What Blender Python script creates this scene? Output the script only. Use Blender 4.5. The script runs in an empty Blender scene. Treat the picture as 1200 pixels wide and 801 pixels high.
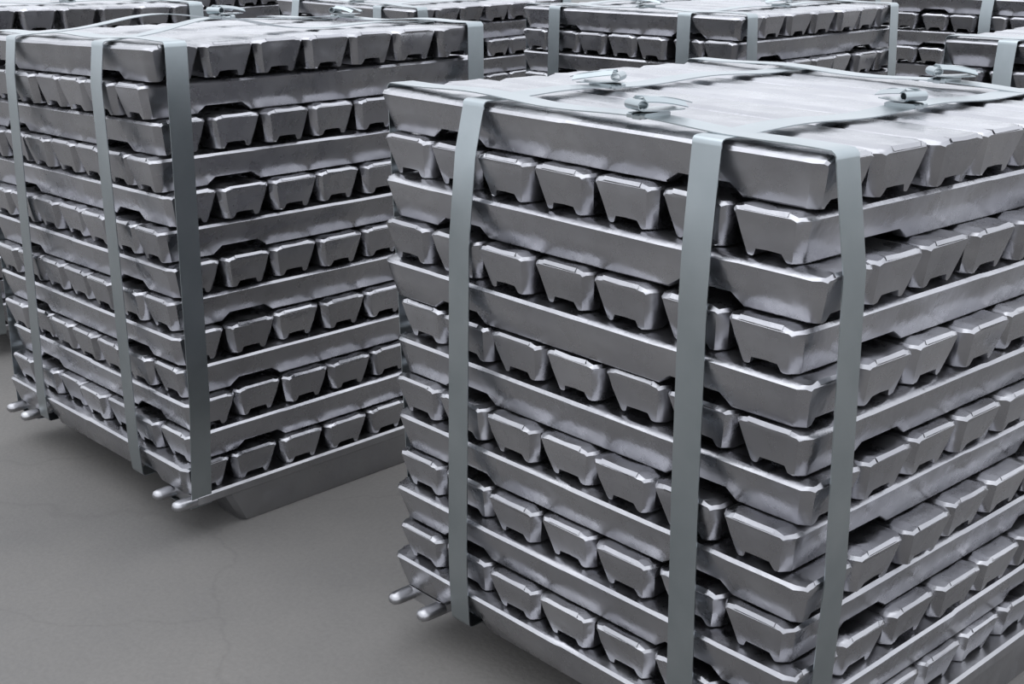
import bpy, bmesh, math, random
from mathutils import Matrix, Vector

# ------------------------------------------------------------------ camera, sky, exposure
scene = bpy.context.scene
FLOOR_SHIFT = 0.221                       # puts the yard floor at z = 0
FPX, IMG_W = 1525.25, 1200.0
CAM = Vector((1.10812, -1.43094, 1.29439 - FLOOR_SHIFT))
YAW, PITCH, ROLL = 2.414969, 0.316947, -0.016210
fwd = Vector((math.cos(YAW) * math.cos(PITCH), math.sin(YAW) * math.cos(PITCH), -math.sin(PITCH)))
right0 = Vector((math.sin(YAW), -math.cos(YAW), 0.0))
up0 = right0.cross(fwd)
right = right0 * math.cos(ROLL) + up0 * math.sin(ROLL)
up = -right0 * math.sin(ROLL) + up0 * math.cos(ROLL)
cam_data = bpy.data.cameras.new('camera')
cam_data.sensor_width = 36.0
cam_data.lens = FPX / IMG_W * 36.0
cam_data.clip_start, cam_data.clip_end = 0.05, 200.0
cam = bpy.data.objects.new('camera', cam_data)
scene.collection.objects.link(cam)
cam.matrix_world = Matrix(((right.x, up.x, -fwd.x, CAM.x), (right.y, up.y, -fwd.y, CAM.y),
                           (right.z, up.z, -fwd.z, CAM.z), (0, 0, 0, 1)))
scene.camera = cam

world = bpy.data.worlds.new('overcast_sky')
scene.world = world
world.use_nodes = True
wt = world.node_tree
wt.nodes.clear()
w_out = wt.nodes.new('ShaderNodeOutputWorld')
w_bg = wt.nodes.new('ShaderNodeBackground')
w_tc = wt.nodes.new('ShaderNodeTexCoord')
w_sep = wt.nodes.new('ShaderNodeSeparateXYZ')
w_ramp = wt.nodes.new('ShaderNodeMapRange')     # thin bright overcast, a little brighter overhead
w_ramp.inputs['From Min'].default_value = 0.0
w_ramp.inputs['From Max'].default_value = 1.0
w_ramp.inputs['To Min'].default_value = 0.75
w_ramp.inputs['To Max'].default_value = 1.0
w_bg.inputs['Color'].default_value = (0.90, 0.935, 1.0, 1.0)
w_mul = wt.nodes.new('ShaderNodeMath')
w_mul.operation = 'MULTIPLY'
w_mul.inputs[1].default_value = 1.80
wt.links.new(w_tc.outputs['Generated'], w_sep.inputs[0])
wt.links.new(w_sep.outputs['Z'], w_ramp.inputs['Value'])
wt.links.new(w_ramp.outputs['Result'], w_mul.inputs[0])
wt.links.new(w_mul.outputs[0], w_bg.inputs['Strength'])
wt.links.new(w_bg.outputs[0], w_out.inputs[0])

sun_data = bpy.data.lights.new('bright_overhead_cloud', 'SUN')   # light through the thin cloud overhead
sun_data.energy = 1.0
sun_data.angle = math.radians(75)
sun_data.color = (0.95, 0.97, 1.0)
sun = bpy.data.objects.new('bright_overhead_cloud', sun_data)
scene.collection.objects.link(sun)
sun.rotation_euler = (math.radians(6), math.radians(-8), 0)

scene.view_settings.view_transform = 'Standard'
scene.view_settings.look = 'None'
scene.view_settings.gamma = 1.0
scene.view_settings.use_curve_mapping = False
scene.view_settings.exposure = 0.0

rnd = random.Random(11)
COL = scene.collection


# ------------------------------------------------------------------ materials
def new_mat(name):
    m = bpy.data.materials.new(name)
    m.use_nodes = True
    nt = m.node_tree
    b = nt.nodes['Principled BSDF']
    return m, nt, b


def node(nt, kind, **kw):
    n = nt.nodes.new(kind)
    for k, v in kw.items():
        setattr(n, k, v)
    return n


def ingot_material(name, tint, rough):
    m, nt, b = new_mat(name)
    L = nt.links.new
    tc = node(nt, 'ShaderNodeTexCoord')
    oi = node(nt, 'ShaderNodeObjectInfo')
    add = node(nt, 'ShaderNodeVectorMath', operation='MULTIPLY_ADD')
    L(oi.outputs['Random'], add.inputs[0])
    add.inputs[1].default_value = (37.0, 53.0, 71.0)
    L(tc.outputs['Object'], add.inputs[2])
    cloud = node(nt, 'ShaderNodeTexNoise')
    cloud.inputs['Scale'].default_value = 9.0
    cloud.inputs['Detail'].default_value = 4.0
    L(add.outputs[0], cloud.inputs['Vector'])
    ramp = node(nt, 'ShaderNodeValToRGB')
    cr = ramp.color_ramp
    cr.elements[0].position, cr.elements[1].position = 0.30, 0.72
    cr.elements[0].color = (tint[0] * 0.82, tint[1] * 0.82, tint[2] * 0.84, 1)
    cr.elements[1].color = (tint[0], tint[1], tint[2], 1)
    L(cloud.outputs['Fac'], ramp.inputs['Fac'])
    # each casting is a little brighter or duller than the next
    mr = node(nt, 'ShaderNodeMapRange')
    mr.inputs['To Min'].default_value, mr.inputs['To Max'].default_value = 0.86, 1.08
    L(oi.outputs['Random'], mr.inputs['Value'])
    mix = node(nt, 'ShaderNodeMix', data_type='RGBA', blend_type='MULTIPLY')
    mix.inputs['Factor'].default_value = 1.0
    L(ramp.outputs['Color'], mix.inputs['A'])
    L(mr.outputs['Result'], mix.inputs['B'])
    L(mix.outputs['Result'], b.inputs['Base Color'])
    b.inputs['Metallic'].default_value = 1.0
    spots = node(nt, 'ShaderNodeTexNoise')
    spots.inputs['Scale'].default_value = 26.0
    spots.inputs['Detail'].default_value = 5.0
    L(add.outputs[0], spots.inputs['Vector'])
    rr = node(nt, 'ShaderNodeMapRange')
    rr.inputs['From Min'].default_value, rr.inputs['From Max'].default_value = 0.3, 0.7
    rr.inputs['To Min'].default_value, rr.inputs['To Max'].default_value = rough - 0.09, rough + 0.09
    L(spots.outputs['Fac'], rr.inputs['Value'])
    L(rr.outputs['Result'], b.inputs['Roughness'])
    bump = node(nt, 'ShaderNodeBump')
    bump.inputs['Strength'].default_value = 0.25
    bump.inputs['Distance'].default_value = 0.004
    dents = node(nt, 'ShaderNodeTexNoise')
    dents.inputs['Scale'].default_value = 45.0
    dents.inputs['Detail'].default_value = 3.0
    L(add.outputs[0], dents.inputs['Vector'])
    L(dents.outputs['Fac'], bump.inputs['Height'])
    L(bump.outputs['Normal'], b.inputs['Normal'])
    return m


def strap_material():
    m, nt, b = new_mat('galvanised_strap_steel')
    L = nt.links.new
    tc = node(nt, 'ShaderNodeTexCoord')
    n1 = node(nt, 'ShaderNodeTexNoise')
    n1.inputs['Scale'].default_value = 14.0
    n1.inputs['Detail'].default_value = 4.0
    L(tc.outputs['Object'], n1.inputs['Vector'])
    ramp = node(nt, 'ShaderNodeValToRGB')
    ramp.color_ramp.elements[0].position, ramp.color_ramp.elements[1].position = 0.3, 0.7
    ramp.color_ramp.elements[0].color = (0.345, 0.385, 0.40, 1)
    ramp.color_ramp.elements[1].color = (0.41, 0.45, 0.465, 1)
    L(n1.outputs['Fac'], ramp.inputs['Fac'])
    L(ramp.outputs['Color'], b.inputs['Base Color'])
    b.inputs['Metallic'].default_value = 1.0
    b.inputs['Roughness'].default_value = 0.30
    return m


def floor_material():
    m, nt, b = new_mat('yard_concrete')
    L = nt.links.new
    tc = node(nt, 'ShaderNodeTexCoord')
    big = node(nt, 'ShaderNodeTexNoise')
    big.inputs['Scale'].default_value = 1.3
    big.inputs['Detail'].default_value = 6.0
    big.inputs['Roughness'].default_value = 0.6
    L(tc.outputs['Object'], big.inputs['Vector'])
    ramp = node(nt, 'ShaderNodeValToRGB')
    cr = ramp.color_ramp
    cr.elements[0].position, cr.elements[1].position = 0.32, 0.72
    cr.elements[0].color = (0.118, 0.114, 0.110, 1)
    cr.elements[1].color = (0.172, 0.163, 0.152, 1)
    L(big.outputs['Fac'], ramp.inputs['Fac'])
    fine = node(nt, 'ShaderNodeTexNoise')
    fine.inputs['Scale'].default_value = 120.0
    fine.inputs['Detail'].default_value = 4.0
    L(tc.outputs['Object'], fine.inputs['Vector'])
    fr = node(nt, 'ShaderNodeMapRange')
    fr.inputs['To Min'].default_value, fr.inputs['To Max'].default_value = 0.84, 1.16
    L(fine.outputs['Fac'], fr.inputs['Value'])
    mix = node(nt, 'ShaderNodeMix', data_type='RGBA', blend_type='MULTIPLY')
    mix.inputs['Factor'].default_value = 1.0
    L(ramp.outputs['Color'], mix.inputs['A'])
    L(fr.outputs['Result'], mix.inputs['B'])
    # hairline cracks
    warp = node(nt, 'ShaderNodeTexNoise')
    warp.inputs['Scale'].default_value = 3.0
    warp.inputs['Detail'].default_value = 5.0
    L(tc.outputs['Object'], warp.inputs['Vector'])
    wadd = node(nt, 'ShaderNodeVectorMath', operation='MULTIPLY_ADD')
    L(warp.outputs['Color'], wadd.inputs[0])
    wadd.inputs[1].default_value = (0.35, 0.35, 0.0)
    L(tc.outputs['Object'], wadd.inputs[2])
    vor = node(nt, 'ShaderNodeTexVoronoi', feature='DISTANCE_TO_EDGE')
    vor.inputs['Scale'].default_value = 1.1
    L(wadd.outputs[0], vor.inputs['Vector'])
    ck = node(nt, 'ShaderNodeMapRange')
    ck.inputs['From Min'].default_value, ck.inputs['From Max'].default_value = 0.0, 0.006
    ck.inputs['To Min'].default_value, ck.inputs['To Max'].default_value = 0.90, 1.0
    L(vor.outputs['Distance'], ck.inputs['Value'])
    mix2 = node(nt, 'ShaderNodeMix', data_type='RGBA', blend_type='MULTIPLY')
    mix2.inputs['Factor'].default_value = 1.0
    L(mix.outputs['Result'], mix2.inputs['A'])
    L(ck.outputs['Result'], mix2.inputs['B'])
    L(mix2.outputs['Result'], b.inputs['Base Color'])
    b.inputs['Roughness'].default_value = 0.72
    bump = node(nt, 'ShaderNodeBump')
    bump.inputs['Strength'].default_value = 0.25
    bump.inputs['Distance'].default_value = 0.003
    L(fine.outputs['Fac'], bump.inputs['Height'])
    L(bump.outputs['Normal'], b.inputs['Normal'])
    return m


MAT_INGOT = ingot_material('cast_aluminium', (0.465, 0.465, 0.482), 0.29)
MAT_BASE = ingot_material('cast_aluminium_base', (0.45, 0.45, 0.46), 0.36)
MAT_STRAP = strap_material()
MAT_FLOOR = floor_material()


# ------------------------------------------------------------------ helpers
def link_obj(name, mesh, parent=None):
    o = bpy.data.objects.new(name, mesh)
    COL.objects.link(o)
    if parent is not None:
        o.parent = parent
    return o


def tag(o, label, cat, group=None):
    o['label'] = label
    o['category'] = cat
    if group:
        o['group'] = group


def finish_mesh(name, verts, faces, mat, angle=38.0, smooth=True):
    me = bpy.data.meshes.new(name)
    me.from_pydata([tuple(v) for v in verts], [], faces)
    bm = bmesh.new()
    bm.from_mesh(me)
    bmesh.ops.recalc_face_normals(bm, faces=bm.faces)
    bmesh.ops.triangulate(bm, faces=[q for q in bm.faces if len(q.verts) > 4])
    bm.to_mesh(me)
    bm.free()
    if smooth:
        me.shade_smooth()
        me.set_sharp_from_angle(angle=math.radians(angle))
    me.materials.append(mat)
    me.update()
    return me


# ------------------------------------------------------------------ floor
fm = finish_mesh('floor', [(-22, -14, 0), (14, -14, 0), (14, 22, 0), (-22, 22, 0)], [(0, 1, 2, 3)], MAT_FLOOR, smooth=False)
floor = link_obj('floor', fm)
floor['kind'] = 'structure'

# ------------------------------------------------------------------ the ingot
ING_L, PITCH_W, LAYER_H = 0.740, 0.7211 / 7, 0.05788
H_ING = LAYER_H * 0.985
N_LAYERS, N_ROW = 13, 7
BASE_H = 0.0846


def ingot_mesh(seed):
    """Cast notched bar: wide crowned top with a lip, tapered sides, grooved underside,
    two hand notches cut across the underside, undercut chamfered ends."""
    r = random.Random(seed)
    hw = PITCH_W / 2 - 0.0004
    h = H_ING
    ends = ING_L / 2
    xs = [-ends, -ends + .004, -ends + .013, -ends + .030, -.262, -.245, -.172, -.155, -.055, -.006, .006,
          .055, .155, .172, .245, .262, ends - .030, ends - .013, ends - .004, ends]
    rings = []
    step = r.uniform(.0006, .0020)
    bow = r.uniform(-.0012, .0012)
    for i, x in enumerate(xs):
        e = abs(x) / ends
        d_end = ends - abs(x)
        nw = 0.0
        if d_end < .013:
            nw = (.0095, .0058, .0)[0 if d_end < .001 else 1 if d_end < .006 else 2]
        drop = .0052 if d_end < .001 else .0006 if d_end < .006 else 0.0
        notch = .0125 if .16 < abs(x) < .25 and abs(abs(x) - .2085) < .040 else 0.0
        if abs(x) in (.172, .245):
            notch = .0125
        if abs(x) in (.155, .262):
            notch = 0.0
        half = hw + (step * .5 if x > 0 else -step * .5) - .0004
        cy = bow * (1 - e * e)
        under = .0145 if d_end < .001 else .0135 if d_end < .006 else .0120 if d_end < .014 else .0 if d_end > .05 else .004
        sgn = 1 if x > 0 else -1
        pts = []
        j = lambda a: r.uniform(-a, a)
        crown = h
        b_half = .0387
        gro = .0092
        prof = [(0.0, gro + .0008), (.0168, gro), (.0208, .0014), (.0232, .0), (b_half - .002, .0), (b_half, .0022),
                (half - .0050, h * .52), (half - .0016, h * .80), (half - .0002, h * .865), (half - .0038, h * .935),
                (half - .0080, h * .950), (half - .0155, crown - .0008 + j(.0005)), (half - .0215, crown + j(.0004)), (.0, crown - .0012 + j(.0006))]
        full = prof + [(-y, z) for (y, z) in reversed(prof[1:-1])]
        for (y, z) in full:
            zz = max(z, notch if abs(y) > .02 else min(gro + .003, max(z, notch)))
            if z < .004 and notch:
                zz = notch + (z * .3)
            if zz > h * .80:
                zz = h * .80 + (zz - h * .80) * (1 - drop / (h * .20))
            t = min(1.0, zz / h)
            side = min(1.0, abs(y) / hw)
            yy = y
            if abs(y) > b_half * .8 and nw:
                yy = math.copysign(abs(y) - nw, y)
            # the end slopes in towards the bottom
            xx = x - sgn * under * (1 - t) ** 1.15
            pts.append((xx + (j(.0006) if d_end < .02 else 0), cy + yy + j(.0004), zz + (j(.0005) if zz > .03 else 0)))
        rings.append(pts)
    n = len(rings[0])
    verts = [p for ring in rings for p in ring]
    faces = []
    for i in range(len(rings) - 1):
        for k in range(n):
            a, b2 = i * n + k, i * n + (k + 1) % n
            faces.append((a, b2, b2 + n, a + n))
    for base in (0, (len(rings) - 1) * n):
        R = lambda k: base + k
        M_ = lambda k: base + (n - k) % n
        faces += [(R(1), R(2), R(3), R(4), R(5)), (M_(5), M_(4), M_(3), M_(2), M_(1)), (R(1), R(5), R(6)), (M_(1), M_(6), M_(5)),
                  (R(0), R(1), R(6), M_(6), M_(1))]
        for k in range(6, 12):
            faces.append((R(k), R(k + 1), M_(k + 1), M_(k)))
        faces.append((R(12), R(13), M_(12)))
    return finish_mesh('aluminium_ingot', verts, faces, MAT_INGOT, angle=32)


INGOTS = [ingot_mesh(100 + s) for s in range(8)]


# ------------------------------------------------------------------ base ingot with feet and lugs
def base_body_mesh():
    v, f = [], []

    def prism(ring_list):
        b0 = len(v)
        n = len(ring_list[0])
        for ring in ring_list:
            v.extend(ring)
        for i in range(len(ring_list) - 1):
            for k in range(n):
                a, b2 = b0 + i * n + k, b0 + i * n + (k + 1) % n
                f.append((a, b2, b2 + n, a + n))
        f.append(tuple(b0 + k for k in range(n)))
        f.append(tuple(b0 + (len(ring_list) - 1) * n + k for k in range(n)))

    # length along Y. plate with rounded rim
    pl, pw, t1, t0 = .352, .046, BASE_H - .0006, BASE_H - .021
    rings = []
    for y, s in ((-pl, .90), (-pl + .008, 1.0), (-.27, 1.0), (0, 1.01), (.27, 1.0), (pl - .008, 1.0), (pl, .90)):
        w = pw * s
        rings.append([(-w, y, t0 + .003), (-w + .004, y, t0), (w - .004, y, t0), (w, y, t0 + .003),
                      (w, y, t1 - .004), (w - .004, y, t1), (-w + .004, y, t1), (-w, y, t1 - .004)])
    prism(rings)
    # the foot: tapered body reaching the ground, ends sloping in
    rings = []
    for z, hy, hx in ((t0 + .001, .286, .043), (.03, .268, .0405), (.004, .256, .038), (.0, .252, .036)):
        c = .010
        rings.append([(-hx + c, -hy, z), (hx - c, -hy, z), (hx, -hy + c, z), (hx, hy - c, z),
                      (hx - c, hy, z), (-hx + c, hy, z), (-hx, hy - c, z), (-hx, -hy + c, z)])
    prism(rings)
    return finish_mesh('base_body', v, f, MAT_BASE, angle=35)


def lug_mesh():
    """Short rounded peg, pointing to -Y from the origin."""
    v, f = [], []
    prof = [(.0, .0108), (-.022, .0106), (-.032, .0104), (-.040, .0088), (-.044, .0045)]
    n = 10
    for y, r in prof:
        for k in range(n):
            a = 2 * math.pi * k / n
            v.append((r * 1.25 * math.cos(a), y, r * math.sin(a)))
    for i in range(len(prof) - 1):
        for k in range(n):
            a, b2 = i * n + k, i * n + (k + 1) % n
            f.append((a, b2, b2 + n, a + n))
    f.append(tuple(range(n)))
    f.append(tuple((len(prof) - 1) * n + k for k in range(n)))
    return finish_mesh('lug', v, f, MAT_BASE, angle=60)


BASE_BODY, LUG = base_body_mesh(), lug_mesh()

# ------------------------------------------------------------------ bundles
ORD = ['zeroth', 'first', 'second', 'third', 'fourth', 'fifth', 'sixth', 'seventh', 'eighth', 'ninth', 'tenth',
       'eleventh', 'twelfth', 'thirteenth']


class Bundle:
    def __init__(s, key, x, y, yaw, gx=0.0, gy=0.0, hs=1.0, off=None, name='', group=''):
        s.key, s.x, s.y, s.yaw, s.gx, s.gy, s.hs = key, x, y, yaw, gx, gy, hs
        s.off = off or {}
        s.name, s.group = name, group
        s.M = Matrix.Translation((x, y, 0)) @ Matrix.Rotation(yaw, 4, 'Z')
        s.r = random.Random(hash_key(key))
        s.rec = {}

    def z(s, n, x, y):          # height of the top of the n-th course from below
        return BASE_H + n * LAYER_H * s.hs * (1 + s.gx * x + s.gy * y)

    def top(s, x, y):
        return s.z(N_LAYERS, x, y)


def hash_key(k):
    return sum((i + 3) * ord(c) * 17 for i, c in enumerate(k))


OFF_FRONT = {1: (-.005, .007, -.001), 2: (-.010, .008, -.001), 3: (.003, -.004, .001), 4: (-.0015, -.0025, 0), 5: (.004, -.008, .0005),
             6: (.008, .010, 0), 7: (.001, .004, -.002), 8: (-.001, .004, .001), 9: (.006, -.002, 0), 10: (.001, .006, .001),
             11: (.001, -.004, .001), 12: (.001, .003, .0005), 13: (-.010, -.006, .0015)}
OFF_LEFT = {1: (.011, -.010, .001), 2: (-.002, -.004, 0), 3: (.0006, .003, .001), 4: (0, .005, .001), 5: (.0007, .008, .002),
            6: (0, .006, .0015), 7: (0, .001, .0005), 8: (0, .0045, .0005), 9: (0, -.001, 0), 10: (.005, .0065, -.0005),
            11: (.003, .004, 0), 12: (.007, .007, -.001), 13: (-.002, -.010, -.0005)}

BUNDLES = [
    Bundle('knotted', 0, 0, 0, -.016, -.0355, 1, OFF_FRONT, 'bundle with rolled strap knots', 'ingots of the bundle with rolled strap knots'),
    Bundle('arched', -1.2516, -.0944, .0275, .0341, -.0227, 1.042, OFF_LEFT, 'bundle with arching straps', 'ingots of the bundle with arching straps'),
    Bundle('rear_mid', -1.2542, 1.4113, .0359, .0, -.02, .995, None, 'rear bundle showing four straps', 'ingots of the rear bundle showing four straps'),
    Bundle('rear_left', -2.54, .035, -.02, .0, -.04, 1.043, None, 'bundle behind the arching straps', 'ingots of the bundle behind the arching straps'),
    Bundle('gap', -2.50, 1.40, .030, -.02, .0, .966, None, 'bundle beside the four-strap one', 'ingots of the bundle beside the four-strap one'),
    Bundle('far_left', -3.72, 1.22, .030, .0, .0, .975, None, 'bundle showing few ingot ends', 'ingots of the bundle showing few ends'),
    Bundle('side', -0.015, 1.475, .030, .0, .0, .970, None, 'bundle showing only one strap', 'ingots of the bundle showing one strap'),
    Bundle('back_corner', -2.34, 3.0, .030, .0, .0, .960, None, 'bundle showing only its back corner', 'ingots of the bundle showing a back corner'),
    Bundle('far_right', -1.062, 2.93, .028, .0, .0, .948, None, 'bundle behind the one-strap bundle', 'ingots of the bundle behind the one-strap bundle'),
]


def place(b, k, i):
    """Matrix of ingot i (0 = at the front corner side) of course k counted from the top, and its mesh."""
    n = N_LAYERS + 1 - k
    ox, oy, oz = b.off.get(k, (b.r.uniform(-.006, .006), b.r.uniform(-.006, .006), 0))
    odd = k % 2 == 1
    pos = -N_ROW / 2 * PITCH_W + (i + .5) * PITCH_W
    jl, jw = b.r.uniform(-.005, .005), b.r.uniform(-.0006, .0006)
    skew = b.r.uniform(-.003, .003)
    flip = b.r.random() < .5
    if odd:
        cx, cy = ox + jl, oy + pos + jw
    else:
        cx, cy = ox - pos + jw, oy + jl          # front corner is at +x
    b.rec.setdefault(k, []).append((odd, cx, cy))
    oz *= .3
    zb = b.z(n - 1, cx, cy) + oz
    zt = b.z(n, cx, cy) + oz
    sx = LAYER_H * b.hs * b.gx * (n - .5)
    sy = LAYER_H * b.hs * b.gy * (n - .5)
    ex, ey = Vector((1, 0, sx)).normalized(), Vector((0, 1, sy)).normalized()
    ez = ex.cross(ey).normalized()
    ey = ez.cross(ex)
    R = Matrix((ex, ey, ez)).transposed().to_4x4()
    ang = (0 if odd else math.pi / 2) + (math.pi if flip else 0) + skew
    sz = (zt - zb) / LAYER_H * .992
    M = b.M @ Matrix.Translation((cx, cy, zb)) @ R @ Matrix.Rotation(ang, 4, 'Z') @ Matrix.Diagonal((1, 1, sz, 1))
    return M, INGOTS[b.r.randrange(len(INGOTS))]


def ingot_label(b, k, i):
    if i == 0:
        return 'aluminium ingot at the front corner, %s course down, %s' % (ORD[k], b.name)
    return 'aluminium ingot %s from front corner, %s course down, %s' % (ORD[i + 1], ORD[k], b.name)


VISIBLE = {         # course from the top: positions that show between and above the bundles in front
    'rear_mid': {1: range(7), 2: range(7), 3: range(7), 4: (0, 5, 6)},
    'rear_left': {1: range(7), 2: (0, 1), 11: (0,), 12: (0,), 13: (0,)},
    'gap': {1: range(7), 2: range(7), 3: range(7), 4: (0,), 5: (2, 3, 4)},
    'far_left': {1: range(1, 6), 2: (0,), 3: range(1, 5), 4: (0,)},
    'side': {1: range(4), 2: (5, 6)},
    'back_corner': {1: (6,), 2: (0,)},
    'far_right': {1: (0, 1), 2: range(2, 7), 3: (0, 1), 4: (4, 5, 6), 5: (0,), 6: (5, 6)},
}
rest_v, rest_f = [], []
for b in BUNDLES:
    for k in range(1, N_LAYERS + 1):
        for i in range(N_ROW):
            M, me = place(b, k, i)
            show = b.key in ('knotted', 'arched') or i in VISIBLE[b.key].get(k, ())
            if show:
                o = link_obj('aluminium_ingot', me)
                o.matrix_world = M
                tag(o, ingot_label(b, k, i), 'ingot', b.group)
            else:
                base = len(rest_v)
                rest_v.extend([M @ v.co for v in me.vertices])
                rest_f.extend([tuple(base + q for q in p.vertices) for p in me.polygons])
rest = bpy.data.meshes.new('ingot_pile')
rest.from_pydata([tuple(v) for v in rest_v], [], rest_f)
rest.shade_smooth()
rest.set_sharp_from_angle(angle=math.radians(32))
rest.materials.append(MAT_INGOT)
ro = link_obj('ingot_pile', rest)
tag(ro, 'stacked lower courses of silver aluminium ingots in the bundles behind', 'ingots')
ro['kind'] = 'stuff'

# base ingots: two under every bundle, running along its right-hand face
for b in BUNDLES:
    for s in (1, -1):
        root = bpy.data.objects.new('base_ingot', None)
        COL.objects.link(root)
        root.empty_display_size = .05
        root.matrix_world = b.M @ Matrix.Translation((s * .318, 0, 0))
        which = 'front-corner side' if s > 0 else 'far side'
        tag(root, 'footed base ingot with lugs, %s, %s' % (which, b.name), 'base ingot', 'footed base ingots')
        body = link_obj('body', BASE_BODY, root)
        for sy in (-1, 1):
            for sx in (-1, 1):
                lg = link_obj('lug', LUG, root)
                lg.location = (sx * .035, sy * .347, BASE_H - .0115)
                lg.rotation_euler = (0, 0, 0 if sy < 0 else math.pi)


# ------------------------------------------------------------------ steel straps
def ribbon(name, pts, sides, width, thick, closed, mat):
    """Flat band with real thickness along pts; sides = unit vectors across the band."""
    n = len(pts)
    v, f = [], []
    for i in range(n):
        a = pts[(i - 1) % n] if (closed or i > 0) else pts[i]
        c = pts[(i + 1) % n] if (closed or i < n - 1) else pts[i]
        t = (c - a).normalized()
        sd = sides[i]
        nr = t.cross(sd).normalized()
        for sa, sb in ((-1, -1), (1, -1), (1, 1), (-1, 1)):
            v.append(pts[i] + sd * (sa * width / 2) + nr * (sb * thick / 2))
    m = n if closed else n - 1
    for i in range(m):
        for k in range(4):
            a, b2 = i * 4 + k, i * 4 + (k + 1) % 4
            c, d = ((i + 1) % n) * 4 + (k + 1) % 4, ((i + 1) % n) * 4 + k
            f.append((a, b2, c, d))
    if not closed:
        f.append((0, 1, 2, 3))
        e = (n - 1) * 4
        f.append((e + 3, e + 2, e + 1, e))
    return finish_mesh(name, v, f, mat, angle=50)


def face_profile(b, along, sgn, c):
    """Outline (z, reach) of the bundle face under a strap, as the tight hull the strap is pulled into."""
    raw = []
    for k, items in b.rec.items():
        n = N_LAYERS + 1 - k
        ext = 0
        for odd, cx, cy in items:
            hx, hy = (ING_L / 2, PITCH_W / 2) if odd else (PITCH_W / 2, ING_L / 2)
            if along == 'y' and abs(cx - c) < hx + .02:
                ext = max(ext, sgn * cy + hy)
            if along == 'x' and abs(cy - c) < hy + .02:
                ext = max(ext, sgn * cx + hx)
        x, y = (c, sgn * ext) if along == 'y' else (sgn * ext, c)
        raw.append((b.z(n, x, y) - .006, ext + .0022))
    raw.sort(reverse=True)
    z_end = BASE_H if along == 'y' else BASE_H - .02
    raw.append((z_end + .004, max(raw[-1][1] - .004, .352)))
    hull = []
    for p in raw:
        while len(hull) >= 2:
            (z1, e1), (z2, e2) = hull[-2], hull[-1]
            if (e2 - e1) * (z1 - p[0]) <= (p[1] - e1) * (z1 - z2):
                hull.pop()
            else:
                break
        hull.append(p)
    return hull


def strap(b, along, c_top, c_bot, width, label, seal=None, arch=None, wave=.0025):
    """A closed steel band round the bundle. along='y': crosses the top in Y at x=c; along='x': crosses in X at y=c.
    c_top / c_bot: where it sits at the top and at the bottom of the faces."""
    r = b.r
    zlow = BASE_H - .0020 if along == 'y' else BASE_H - .0235
    hp, hm = face_profile(b, along, 1, c_top), face_profile(b, along, -1, c_top)
    seq = []                            # (u along the crossing direction, z, c)
    ztop = lambda u, c: b.top(c, u) if along == 'y' else b.top(u, c)
    ph = r.uniform(0, 6)
    m = 36
    e1, e0 = hp[0][1] - .006, hm[0][1] - .006
    for i in range(m + 1):
        t = i / m
        u = -e0 + (e0 + e1) * t
        q = abs(2 * t - 1)
        lift = .0016 + wave * (1 + math.sin(u * 21 + ph)) * (1 - q ** 4)
        if along == 'x':
            lift += .0012
        if arch:
            a0, wid, hgt = arch
            lift += hgt * math.exp(-((u - a0) / wid) ** 2) * (1 - q ** 6)
        seq.append((u, ztop(u, c_top) + lift, c_top))

    def side(hull, sgn):
        out = []
        z_a, z_b = hull[0][0], hull[-1][0]
        zt = ztop(sgn * hull[0][1], c_top)
        out.append((sgn * (hull[0][1] - .0022), zt + .0002, c_top))
        out.append((sgn * (hull[0][1] - .0002), zt - .0024, c_top))
        for z, e in hull:
            t = (z_a - z) / (z_a - z_b)
            out.append((sgn * e, z, c_top + (c_bot - c_top) * t))
        e = hull[-1][1]
        out.append((sgn * (e - .001), zlow + .002, c_bot))
        out.append((sgn * (e - .004), zlow, c_bot))
        return out

    sp, sm = side(hp, 1), side(hm, -1)
    seq += sp
    ua, ub = sp[-1][0], sm[-1][0]
    for q in range(1, 8):
        zq = BASE_H - .0040 if along == 'x' and 1 < q < 7 else zlow      # drawn up between the two feet
        seq.append((ua + (ub - ua) * q / 8, zq, c_bot * (.72 if zq != zlow else 1)))
    seq += sm[::-1]
    if along == 'y':
        pts = [Vector((c, u, z)) for u, z, c in seq]
        sides = [Vector((1, 0, (b.gx * LAYER_H * N_LAYERS if z > .6 else 0))).normalized() for u, z, c in seq]
    else:
        pts = [Vector((u, c, z)) for u, z, c in seq]
        sides = [Vector((0, 1, (b.gy * LAYER_H * N_LAYERS if z > .6 else 0))).normalized() for u, z, c in seq]
    root = bpy.data.objects.new('steel_strap', None)
    COL.objects.link(root)
    root.empty_display_size = .05
    root.matrix_world = b.M
    tag(root, label, 'strap', 'steel straps round the ingot bundles')
    link_obj('band', ribbon('band', pts, sides, width, .0014, True, MAT_STRAP), root)
    if seal is not None:
        su, ang = seal
        best = min(range(m + 1), key=lambda q: abs(seq[q][0] - su))
        u, z, c = seq[best]
        pos = Vector((c, u, z)) if along == 'y' else Vector((u, c, z))
        base_ang = (math.pi / 2 if along == 'y' else 0)
        T = Matrix.Translation(pos) @ Matrix.Rotation(base_ang, 4, 'Z')
        make_seal(root, T, width, ang, r)
    return root


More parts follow.
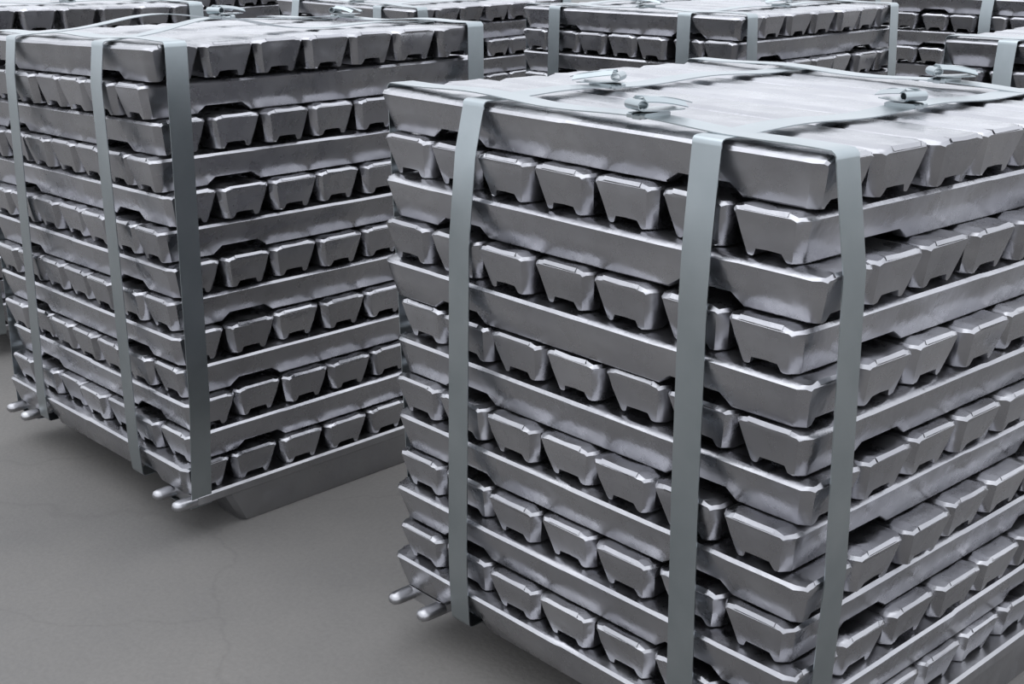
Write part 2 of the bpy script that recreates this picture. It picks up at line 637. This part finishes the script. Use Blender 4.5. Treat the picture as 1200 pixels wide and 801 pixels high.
def make_seal(root, T, width, ang, r):
    """Crimped sleeve with the two strap ends rolled and folded back over it."""
    w = width
    # sleeve
    v, f = [], []
    hx, hy = .014, w / 2 + .0018
    ring = [(-hy, -.0012), (-hy, .0030), (-hy + .003, .0048), (hy - .003, .0048), (hy, .0030), (hy, -.0012)]
    xs = [-hx, -hx * .45, -hx * .38, hx * .38, hx * .45, hx]
    for i, x in enumerate(xs):
        pinch = .0014 if i in (2, 3) else 0
        for y, z in ring:
            v.append((x, y * (1 - (.05 if pinch else 0)), z - pinch))
    n = len(ring)
    for i in range(len(xs) - 1):
        for k in range(n):
            a, b2 = i * n + k, i * n + (k + 1) % n
            f.append((a, b2, b2 + n, a + n))
    f.append(tuple(range(n)))
    f.append(tuple((len(xs) - 1) * n + k for k in range(n)))
    o = link_obj('seal', finish_mesh('seal', v, f, MAT_STRAP, angle=30), root)
    o.matrix_local = T
    # strap end rolled into a small flat coil
    pts, sides = [], []
    T2 = T @ Matrix.Rotation(ang, 4, 'Z')
    turns = 22
    for q in range(turns + 1):
        t = q / turns
        a = -math.pi / 2 + t * math.pi * 2.2
        rad = .0062 - .0022 * t
        pts.append(Vector((-.016 - rad * math.cos(a) * 1.25, 0, .0139 + rad * math.sin(a))))
        sides.append(Vector((0, 1, 0)))
    pts = [Vector((.040, 0, .0060)), Vector((.010, 0, .0060)), Vector((-.006, 0, .0070))] + pts
    sides = [Vector((0, 1, 0))] * 3 + sides
    o = link_obj('rolled_end', ribbon('rolled_end', pts, sides, w * .74, .0013, False, MAT_STRAP), root)
    o.matrix_local = T2
    # folded strips of the other end lying side by side on top
    for q, (oy, ln, lf) in enumerate(((-.0105, .052, .0015), (.0, .066, .0035), (.0105, .058, .0005))):
        pts, sides = [], []
        for s in range(11):
            t = s / 10
            pts.append(Vector((-.012 + ln * t, oy + .006 * t * (q - 1.2) + .003 * math.sin(t * 3 + q), (.0200 - .0085 * t) + lf * math.sin(t * math.pi))))
            tilt = .55 * (q - 1)
            sides.append(Vector((0, math.cos(tilt), -math.sin(tilt))))
        o = link_obj('folded_strip', ribbon('folded_strip', pts, sides, .0100, .0013, False, MAT_STRAP), root)
        o.matrix_local = T2


SW = .0405
fb, lb = BUNDLES[0], BUNDLES[1]
kn, ar = fb.name, lb.name
strap(fb, 'y', -.168, -.215, SW, 'steel strap farther from the front corner, on the long-ingot face, ' + kn, seal=(-.104, 2.04))
strap(fb, 'y', .216, .210, SW, 'steel strap nearer the front corner, on the long-ingot face, ' + kn, seal=(.023, 1.13))
strap(fb, 'x', -.312, -.306, SW, 'steel strap on the ingot-end face, beside the front corner, ' + kn, seal=(.084, 1.30))
strap(fb, 'x', .315, .315, SW, 'steel strap along the back edge of the top, ' + kn, seal=(.105, .95))
strap(lb, 'y', -.125, -.215, SW, 'steel strap farther from the front corner, on the long-ingot face, ' + ar, arch=(-.06, .17, .022))
strap(lb, 'y', .222, .185, SW, 'arching steel strap midway along the long-ingot face, ' + ar, arch=(-.16, .11, .026), seal=(-.12, .3))
strap(lb, 'x', -.318, -.338, SW, 'steel strap on the ingot-end face, beside the front corner, ' + ar)
strap(lb, 'x', .335, .335, SW, 'steel strap at the back end of the ingot-end face, ' + ar, seal=(-.05, .3))
for b in BUNDLES[2:]:
    sx0 = {'far_right': -.02, 'side': -.222}.get(b.key, -.235)
    sx1 = {'far_right': .27}.get(b.key, .205)
    strap(b, 'y', sx0, sx0, SW, 'steel strap farther from the front corner, ' + b.name, seal=(-.02, .4))
    strap(b, 'y', sx1, sx1, SW, 'steel strap nearer the front corner, ' + b.name, seal=(.03, 2.4))
    strap(b, 'x', -.318, -.318, SW, 'steel strap right beside the front corner, ' + b.name, seal=(.05, .5))
    strap(b, 'x', .325, .325, SW, 'steel strap at the back end, ' + b.name, seal=(.05, .5))
